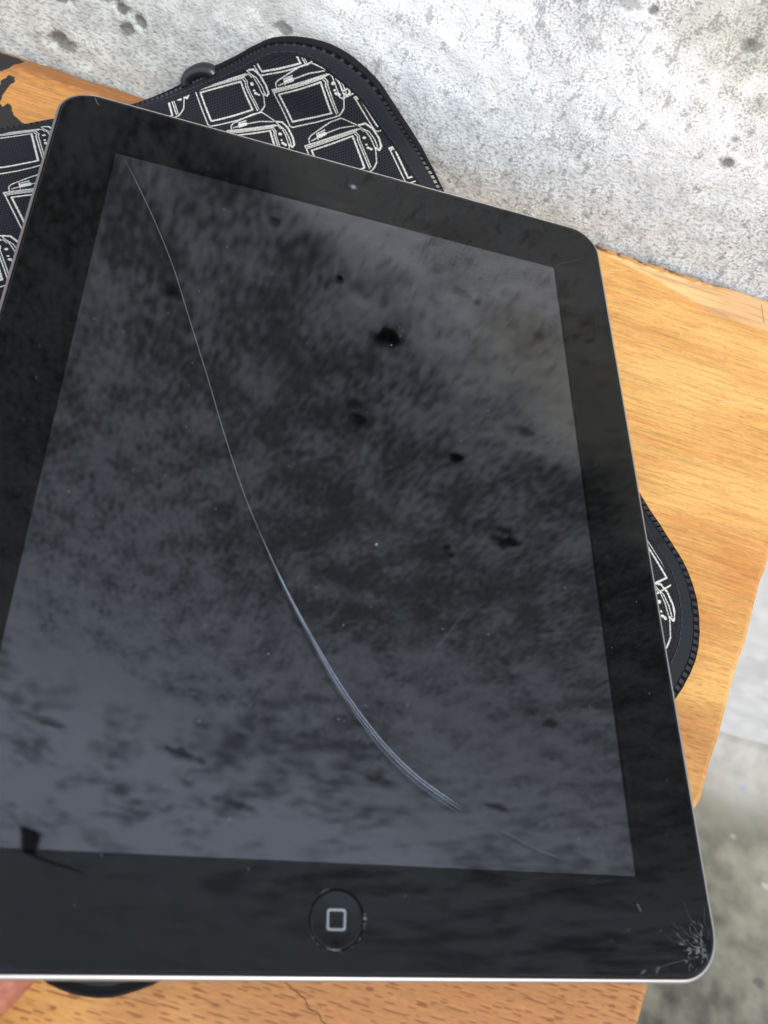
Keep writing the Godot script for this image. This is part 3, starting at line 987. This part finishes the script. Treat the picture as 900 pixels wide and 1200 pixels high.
# ------------------------------------------------------------------ the tablet
func build_tablet() -> void:
	var o := thing("tablet_computer", "black tablet with a cracked dark screen and bare metal rim, propped on the sleeve", "tablet")
	o.transform = Transform3D(Basis(Vector3(0.96051, -0.13865, -0.24126), Vector3(-0.24361, 0.0, -0.96987), Vector3(0.13447, 0.99034, -0.03378)).orthonormalized(), Vector3(0, 32.681, 159.035) * MM)
	var hx := 92.85
	var hy := 120.6
	var cr := 11.0
	# metal shell
	var alu := mat(Color(0.70, 0.69, 0.69), 0.42, 1.0)
	var rings := []
	for e in [[1.0, -1.2], [0.95, -0.5], [0.75, -0.42], [0.4, -0.55], [0.1, -0.95], [0.0, -1.5], [0.1, -2.3], [0.5, -3.4], [1.6, -4.9], [4.0, -6.6], [8.0, -7.8], [14.0, -8.5], [24.0, -8.8], [60.0, -8.8], [90.0, -8.8]]:
		var i: float = e[0]
		rings.append(ring3(round_rect(hx - i, hy - i, maxf(cr - i * 0.8, 1.0), 14), e[1]))
	put("metal_shell", grid(rings, [], -1.0, true), alu, o)
	# dark gasket between metal and glass
	var gk := []
	for e in [[0.9, -0.9], [0.95, -0.42], [1.15, -0.34], [1.5, -0.34], [1.55, -0.8]]:
		gk.append(ring3(round_rect(hx - e[0], hy - e[0], cr - e[0] * 0.8, 14), e[1]))
	put("gasket", grid(gk, [], -1.0, true), mat(Color(0.06, 0.062, 0.066), 0.6, 0.0, 0.3), o)
	# front glass over a black printed border with a window for the display
	var gi := 1.5
	var glass_line := round_rect(hx - gi, hy - gi, cr - gi * 0.8, 14)
	var btn := Vector2(0.65, -109.4)
	var hole := circle(btn, 5.95, 48)
	var pane := mat(Color(0.02, 0.02, 0.022, 0.03), 0.0, 0.0, 0.40)
	pane.transparency = BaseMaterial3D.TRANSPARENCY_ALPHA
	put("front_glass", sheet(glass_line, [hole], 0.0).done(), pane, o)
	var ge := []
	for e in [[0.0, 0.0], [-0.12, -0.1], [-0.15, -0.35]]:
		ge.append(ring3(round_rect(hx - gi - e[0], hy - gi - e[0], cr - gi * 0.8, 14), e[1]))
	put("glass_edge", grid(ge, [], -1.0, true), mat(Color(0.05, 0.055, 0.058), 0.15, 0.0, 0.5), o)
	var window := PackedVector2Array([Vector2(-73.9, -98.55), Vector2(73.9, -98.55), Vector2(73.9, 98.55), Vector2(-73.9, 98.55)])
	var ink := mat(Color(0.018, 0.02, 0.021), 0.9, 0.0, 0.0)
	ink.specular_mode = BaseMaterial3D.SPECULAR_DISABLED
	var campos := Vector2(0.3, 110.4)
	var bezel := put("bezel", sheet(round_rect(hx - gi - 0.05, hy - gi - 0.05, cr - gi * 0.8, 14), [window, hole, circle(campos, 1.45, 24)], -0.55).done(), ink, o)
	var bw := Soup.new()
	for i in 4:
		var a := window[i]
		var b := window[(i + 1) % 4]
		var mid := -(a + b).normalized()
		bw.quad(Vector3(a.x, a.y, -0.55), Vector3(b.x, b.y, -0.55), Vector3(b.x, b.y, -1.5), Vector3(a.x, a.y, -1.5), Vector3(mid.x, mid.y, 0).normalized())
	put("window_wall", bw.done(), ink, bezel)
	# the switched-off display below the glass
	var lcd := mat(Color(0.086, 0.089, 0.100).linear_to_srgb(), 0.02, 1.0)
	var ds := Soup.new()
	ds.quad(Vector3(-74.8, -99.4, -1.25), Vector3(74.8, -99.4, -1.25), Vector3(74.8, 99.4, -1.25), Vector3(-74.8, 99.4, -1.25), Vector3(0, 0, 1))
	put("display", ds.done(), lcd, o)
	# home button: dished disc in its hole, with the outlined square
	var black := mat(Color(0.012, 0.013, 0.015), 0.06, 0.0, 0.42)
	var br := []
	for e in [[5.75, -1.2], [5.75, -0.32], [5.6, -0.16], [5.2, -0.15], [4.4, -0.27], [3.4, -0.40], [2.2, -0.50], [1.0, -0.55], [0.02, -0.56]]:
		br.append(ring3(circle(btn, e[0], 48), e[1]))
	var hb := put("home_button", grid(br, [], -1.0, true), black, o)
	var icr := []
	for e in [[2.02, 2.05, 0.62, -0.44], [2.02, 2.05, 0.62, -0.40], [1.58, 1.6, 0.34, -0.42], [1.58, 1.6, 0.34, -0.50]]:
		var rr := PackedVector3Array()
		for q in round_rect(e[0], e[1], e[2], 8):
			rr.append(Vector3(q.x + btn.x, q.y + btn.y, e[3]))
		icr.append(rr)
	put("square_icon", grid(icr, [], -1.0, true), mat(Color(0.46, 0.49, 0.52), 0.5), hb)
	var gap := []
	for e in [[5.95, -0.01], [5.95, -1.3], [5.7, -1.3]]:
		gap.append(ring3(circle(btn, e[0], 48), e[1]))
	put("button_gap", grid(gap, [], 1.0, true), mat(Color(0.02, 0.02, 0.02), 0.9), hb)
	var chipm := mat(Color(0.30, 0.31, 0.32), 0.5)
	for a in [[0.06, 0.9], [-0.12, 0.7], [0.18, 0.5], [-0.25, 0.5], [-0.62, 0.5], [-0.98, 0.45], [-1.42, 0.55], [-2.28, 0.45], [-2.52, 0.55], [1.95, 0.5], [2.1, 0.6], [2.2, 0.35]]:
		var cp := Soup.new()
		var c := btn + Vector2.from_angle(a[0]) * 5.98
		var pts := []
		for k in 6:
			var rad: float = a[1] * 0.5 * rng.randf_range(0.4, 1.1)
			pts.append(c + Vector2.from_angle(a[0] + PI / 2.0 + TAU * k / 6.0) * rad * (Vector2.ONE * 1.0))
		for k in range(1, 5):
			cp.tri(Vector3(pts[0].x, pts[0].y, 0.03), Vector3(pts[k].x, pts[k].y, 0.03), Vector3(pts[k + 1].x, pts[k + 1].y, 0.03), Vector3(0, 0, 1))
		put("chip", cp.done(), chipm, hb)
	# front camera
	var fr := []
	for e in [[1.45, -0.56], [1.4, -0.8], [1.0, -0.75], [0.85, -0.62]]:
		fr.append(ring3(circle(campos, e[0], 24), e[1]))
	var fc := put("front_camera", grid(fr, [], -1.0, true), mat(Color(0.03, 0.03, 0.035), 0.5), o)
	var lr := []
	for e in [[0.9, -0.7], [0.7, -0.5], [0.4, -0.42], [0.02, -0.4]]:
		lr.append(ring3(circle(campos, e[0], 24), e[1]))
	put("camera_lens", grid(lr, [], -1.0, true), mat(Color(0.42, 0.40, 0.47), 0.25, 0.0, 0.8), fc)
	# the long crack: one hairline that splits into bright strands
	var up := Vector3(0, 0, 1)
	var at := func(p: Vector2): return Vector3(p.x, p.y, 0.04)
	var hairm := mat(Color(0.56, 0.58, 0.60), 0.5)
	var bluem := mat(Color(0.55, 0.60, 0.68), 0.45)
	var dimm := mat(Color(0.22, 0.27, 0.34), 0.5)
	var line := [Vector2(-70.63, 94.26), Vector2(-65.23, 84.37), Vector2(-58.64, 71.33), Vector2(-52.02, 56.52), Vector2(-45.22, 38.13), Vector2(-38.80, 20.67), Vector2(-32.96, 4.14), Vector2(-26.22, -13.25), Vector2(-19.62, -27.20), Vector2(-14.36, -36.98), Vector2(-7.52, -48.39), Vector2(0.97, -61.04), Vector2(10.05, -71.89), Vector2(18.95, -79.56), Vector2(29.55, -85.84)]
	var full := []
	for i in line.size() - 1:
		for k in 6:
			full.append((line[i] as Vector2).cubic_interpolate(line[i + 1], line[maxi(i - 1, 0)], line[mini(i + 2, line.size() - 1)], k / 6.0))
	full.append(line[-1])
	var last := full.size()
	var shift := func(from: int, by: float) -> Array:
		var r := []
		for i in range(from, last):
			var d: Vector2 = (full[mini(i + 1, last - 1)] - full[i - 1]).normalized()
			r.append(full[i] + Vector2(d.y, -d.x) * by * clampf((i - from) / 16.0, 0.0, 1.0))
		return r
	put("crack_line", flat_ribbon(full.slice(0, 58), 0.065, at, up), hairm, o)
	put("crack_line", flat_ribbon(full.slice(44), 0.13, at, up), bluem, o)
	put("crack_line", flat_ribbon(shift.call(50, 0.62), 0.10, at, up), bluem, o)
	put("crack_line", flat_ribbon(shift.call(48, 1.1), 0.10, at, up), dimm, o)
	put("crack_line", flat_ribbon(shift.call(56, 1.55), 0.10, at, up), mat(Color(0.33, 0.38, 0.46), 0.5), o)
	put("crack_line", flat_ribbon([Vector2(38.5, -89.9), Vector2(44.0, -92.3), Vector2(49.0, -94.2), Vector2(54.0, -95.6)], 0.11, at, up), dimm, o)
	var faint := mat(Color(0.55, 0.57, 0.60, 0.045), 0.6)
	faint.transparency = BaseMaterial3D.TRANSPARENCY_ALPHA
	put("scratch", flat_ribbon([Vector2(24.1, -48.3), Vector2(27.4, -44.4), Vector2(30.6, -40.1), Vector2(33.9, -36.0)], 0.9, at, up, 0.5), faint, o)
	put("scratch", flat_ribbon([Vector2(-82.99, 120.17 - 2.0), Vector2(-82.4, 118.6 - 2.0), Vector2(-81.3, 116.2 - 1.0)], 0.16, at, up), mat(Color(0.5, 0.45, 0.38), 0.6), o)
	# shattered corner: splinters fan out from the point of impact
	var shm := mat(Color(0.37, 0.39, 0.39), 0.45)
	var sh := Soup.new()
	var hub := Vector2(88.6, -114.2)
	for k in 90:
		var a := rng.randf_range(1.6, 4.4)
		var p0 := hub + Vector2.from_angle(a) * pow(rng.randf(), 1.6) * 6.5 + Vector2(rng.randf_range(-1.0, 1.0), rng.randf_range(-1.3, 1.3))
		var p1 := p0 + Vector2.from_angle(a + rng.randf_range(-0.7, 0.7)) * rng.randf_range(0.3, 1.9) * (1.8 if k % 8 == 0 else 1.0)
		p0 = p0.clamp(Vector2(60, -118.4), Vector2(90.8, -90))
		p1 = p1.clamp(Vector2(60, -118.4), Vector2(90.8, -90))
		var d := (p1 - p0).normalized()
		var w := rng.randf_range(0.05, 0.2) * (2.2 if k % 9 == 0 else 1.0)
		var m := p0.lerp(p1, rng.randf_range(0.2, 0.8))
		var z0 := 0.03 + 0.002 * k
		var tilt := Vector3(rng.randf_range(-0.8, 0.8), rng.randf_range(-0.8, 0.8), 0.8).normalized()
		sh.tri(Vector3(p0.x, p0.y, z0), Vector3(m.x - d.y * w, m.y + d.x * w, z0), Vector3(p1.x, p1.y, z0), tilt)
		if k % 2:
			sh.tri(Vector3(p0.x, p0.y, z0), Vector3(m.x + d.y * w * 0.6, m.y - d.x * w * 0.6, z0), Vector3(p1.x, p1.y, z0), tilt)
	put("shattered_corner", sh.done(), shm, o)
	var thin := mat(Color(0.24, 0.25, 0.25), 0.5)
	for e in [[[87.6, -113.0], [86.2, -111.2], [84.9, -111.0], [83.0, -109.2], [81.9, -109.3], [80.2, -107.8]], [[87.0, -113.6], [84.6, -113.4], [82.8, -112.1], [80.4, -112.2], [78.6, -111.0]], [[89.4, -112.0], [90.4, -109.8], [89.6, -108.0], [90.2, -105.6], [89.9, -103.8]], [[86.0, -115.4], [79.6, -116.4], [73.6, -118.0]], [[87.6, -111.2], [85.8, -107.4], [84.6, -103.4]]]:
		var l := []
		for q in e:
			l.append(Vector2(q[0], q[1]))
		put("crack_line", flat_ribbon(l, 0.09, at, up, 0.9), thin, o)
	for e in [[[72.0, -104.4], [72.9, -106.2]], [[75.6, -117.2], [74.6, -118.6]], [[72.0, -118.0], [70.6, -118.7]]]:
		put("chip", flat_ribbon([Vector2(e[0][0], e[0][1]), (Vector2(e[0][0], e[0][1]) + Vector2(e[1][0], e[1][1])) * 0.5, Vector2(e[1][0], e[1][1])], 0.4, at, up, 0.9), mat(Color(0.23, 0.24, 0.245), 0.5), o)
	# dust
	var du := Soup.new()
	for k in 240:
		var p := Vector2(rng.randf_range(-89, 89), rng.randf_range(-117, 117))
		var r := rng.randf_range(0.05, 0.13) * (2.2 if k % 31 == 0 else 1.0)
		if k == 0:
			p = Vector2(8.71, -21.86)
			r = 0.42
		var a := rng.randf() * TAU
		var len := rng.randf_range(1.0, 2.6)
		var c := Vector3(p.x, p.y, 0.03)
		var e1 := Vector3(cos(a), sin(a), 0) * r * len
		var e2 := Vector3(-sin(a), cos(a), 0) * r
		du.tri(c - e1, c + e2, c + e1, up)
		du.tri(c - e1, c - e2 * 0.7, c + e1, up)
	put("dust", du.done(), mat(Color(0.42, 0.43, 0.44), 0.9), o).set_meta("kind", "stuff")

# ------------------------------------------------------------------ the hand
func build_hand() -> void:
	# bones: from, to, radius at each end; a left hand, palm up, fingers under the tablet
	var bones := [
		[Vector3(-150, 62, 640), Vector3(-118, 24, 430), 40.0, 25.0], # forearm
		[Vector3(-118, 24, 430), Vector3(-92, 17, 372), 25.0, 22.0], # wrist
	]
	var tips := [[-36.0, 288.0, 8.4], [-54.0, 280.0, 9.2], [-71.0, 277.0, 9.6], [-88.0, 281.0, 9.4]]
	var reach := [48.0, 60.0, 66.0, 60.0]
	for k in 4:
		var b := Vector3(-58.0 - 15.0 * k, 17.0, 330.0 - 2.0 * k)
		bones.append([Vector3(-92, 16, 372), b, 17.0, 12.5])
		var kn := Vector3(tips[k][0], 20.0, tips[k][1])
		bones.append([b, kn, 11.5, tips[k][2]])
		var md := kn + Vector3(3.0, 3.0, -reach[k] * 0.42)
		bones.append([kn, md, tips[k][2], tips[k][2] - 0.8])
		var tp := md + Vector3(2.0, 2.5, -reach[k] * 0.34)
		tp.y = minf(tp.y, 25.0)
		bones.append([md, tp, tips[k][2] - 0.8, tips[k][2] - 2.2])
	# thumb up the left side of the palm
	bones.append([Vector3(-98, 18, 368), Vector3(-124, 28, 335), 17.0, 12.5])
	bones.append([Vector3(-124, 28, 335), Vector3(-125, 40, 304), 12.0, 10.0])
	bones.append([Vector3(-125, 40, 304), Vector3(-116, 46, 280), 10.0, 8.0])
	var lo := Vector3(-210, -14, 220)
	var hi := Vector3(-14, 110, 700)
	var cell := 3.0
	var nx := int((hi.x - lo.x) / cell) + 1
	var ny := int((hi.y - lo.y) / cell) + 1
	var nz := int((hi.z - lo.z) / cell) + 1
	var f := PackedFloat32Array()
	f.resize(nx * ny * nz)
	f.fill(30.0)
	var kk := 4.0
	for bn in bones:
		var a: Vector3 = bn[0]
		var b: Vector3 = bn[1]
		var ra: float = bn[2]
		var rb: float = bn[3]
		var pad := maxf(ra, rb) + 14.0
		var mn := ((a.min(b) - Vector3.ONE * pad - lo) / cell).floor()
		var mx := ((a.max(b) + Vector3.ONE * pad - lo) / cell).ceil()
		var ab := b - a
		var l2 := ab.length_squared()
		for z in range(maxi(0, int(mn.z)), mini(nz, int(mx.z))):
			for y in range(maxi(0, int(mn.y)), mini(ny, int(mx.y))):
				for x in range(maxi(0, int(mn.x)), mini(nx, int(mx.x))):
					var p := lo + Vector3(x, y, z) * cell
					var t := clampf((p - a).dot(ab) / l2, 0.0, 1.0)
					var d := (p - a - ab * t).length() - lerpf(ra, rb, t)
					var k := (z * ny + y) * nx + x
					var h := maxf(kk - absf(f[k] - d), 0.0) / kk
					f[k] = minf(f[k], d) - h * h * kk * 0.25
	# surface nets
	var vid := PackedInt32Array()
	vid.resize(nx * ny * nz)
	vid.fill(-1)
	var vs := PackedVector3Array()
	var ns := PackedVector3Array()
	var stp := [1, nx, nx * ny]
	for z in nz - 1:
		for y in ny - 1:
			for x in nx - 1:
				var k := (z * ny + y) * nx + x
				var neg := 0
				var sum := Vector3.ZERO
				var cnt := 0
				var c := PackedFloat32Array()
				if f[k] > 12.0 or f[k] < -12.0:
					continue
				for q in 8:
					var val := f[k + (q & 1) + ((q >> 1) & 1) * stp[1] + ((q >> 2) & 1) * stp[2]]
					c.append(val)
					if val < 0.0:
						neg += 1
				if neg == 0 or neg == 8:
					continue
				for q in 8:
					for ax in 3:
						var q2 := q | (1 << ax)
						if q2 != q and (c[q] < 0.0) != (c[q2] < 0.0):
							var t := c[q] / (c[q] - c[q2])
							var pa := Vector3(q & 1, (q >> 1) & 1, (q >> 2) & 1)
							var pb := Vector3(q2 & 1, (q2 >> 1) & 1, (q2 >> 2) & 1)
							sum += pa.lerp(pb, t)
							cnt += 1
				vid[k] = vs.size()
				vs.append((lo + (Vector3(x, y, z) + sum / cnt) * cell) * MM)
				ns.append(Vector3(c[1] + c[3] + c[5] + c[7] - c[0] - c[2] - c[4] - c[6], c[2] + c[3] + c[6] + c[7] - c[0] - c[1] - c[4] - c[5], c[4] + c[5] + c[6] + c[7] - c[0] - c[1] - c[2] - c[3]).normalized())
	var ix := PackedInt32Array()
	for z in range(1, nz - 1):
		for y in range(1, ny - 1):
			for x in range(1, nx - 1):
				var k := (z * ny + y) * nx + x
				for ax in 3:
					if (f[k] < 0.0) == (f[k + stp[ax]] < 0.0):
						continue
					var s1: int = stp[(ax + 1) % 3]
					var s2: int = stp[(ax + 2) % 3]
					var q := [vid[k], vid[k - s1], vid[k - s1 - s2], vid[k - s2]]
					if q.has(-1):
						continue
					if f[k] < 0.0:
						ix.append_array([q[0], q[2], q[1], q[0], q[3], q[2]])
					else:
						ix.append_array([q[0], q[1], q[2], q[0], q[2], q[3]])
	var arr := []
	arr.resize(Mesh.ARRAY_MAX)
	arr[Mesh.ARRAY_VERTEX] = vs
	arr[Mesh.ARRAY_NORMAL] = ns
	arr[Mesh.ARRAY_INDEX] = ix
	var m := ArrayMesh.new()
	m.add_surface_from_arrays(Mesh.PRIMITIVE_TRIANGLES, arr)
	var skin := mat(Color(0.64, 0.42, 0.35), 0.55, 0.0, 0.4)
	var sn := layer(61, 2.2, 4, 0.0, 0.0, 0.2, 128, 128)
	var srgb := PackedByteArray()
	srgb.resize(128 * 128 * 3)
	for k in 128 * 128:
		var e := 1.0 + 0.10 * (sn[k] - 128) / 64.0
		srgb[k * 3] = clampi(int(238.0 * e), 0, 255)
		srgb[k * 3 + 1] = clampi(int(232.0 * e * e), 0, 255)
		srgb[k * 3 + 2] = clampi(int(230.0 * e * e), 0, 255)
	skin.albedo_texture = tex(srgb, 128, 128, Image.FORMAT_RGB8)
	skin.uv1_triplanar = true
	skin.uv1_scale = Vector3.ONE * 40.0
	skin.subsurf_scatter_enabled = true
	skin.subsurf_scatter_strength = 0.15
	var o := put("hand", m, skin, self)
	o.set_meta("label", "bare hand and forearm holding up the bottom corner of the tablet from below")
	o.set_meta("category", "hand")
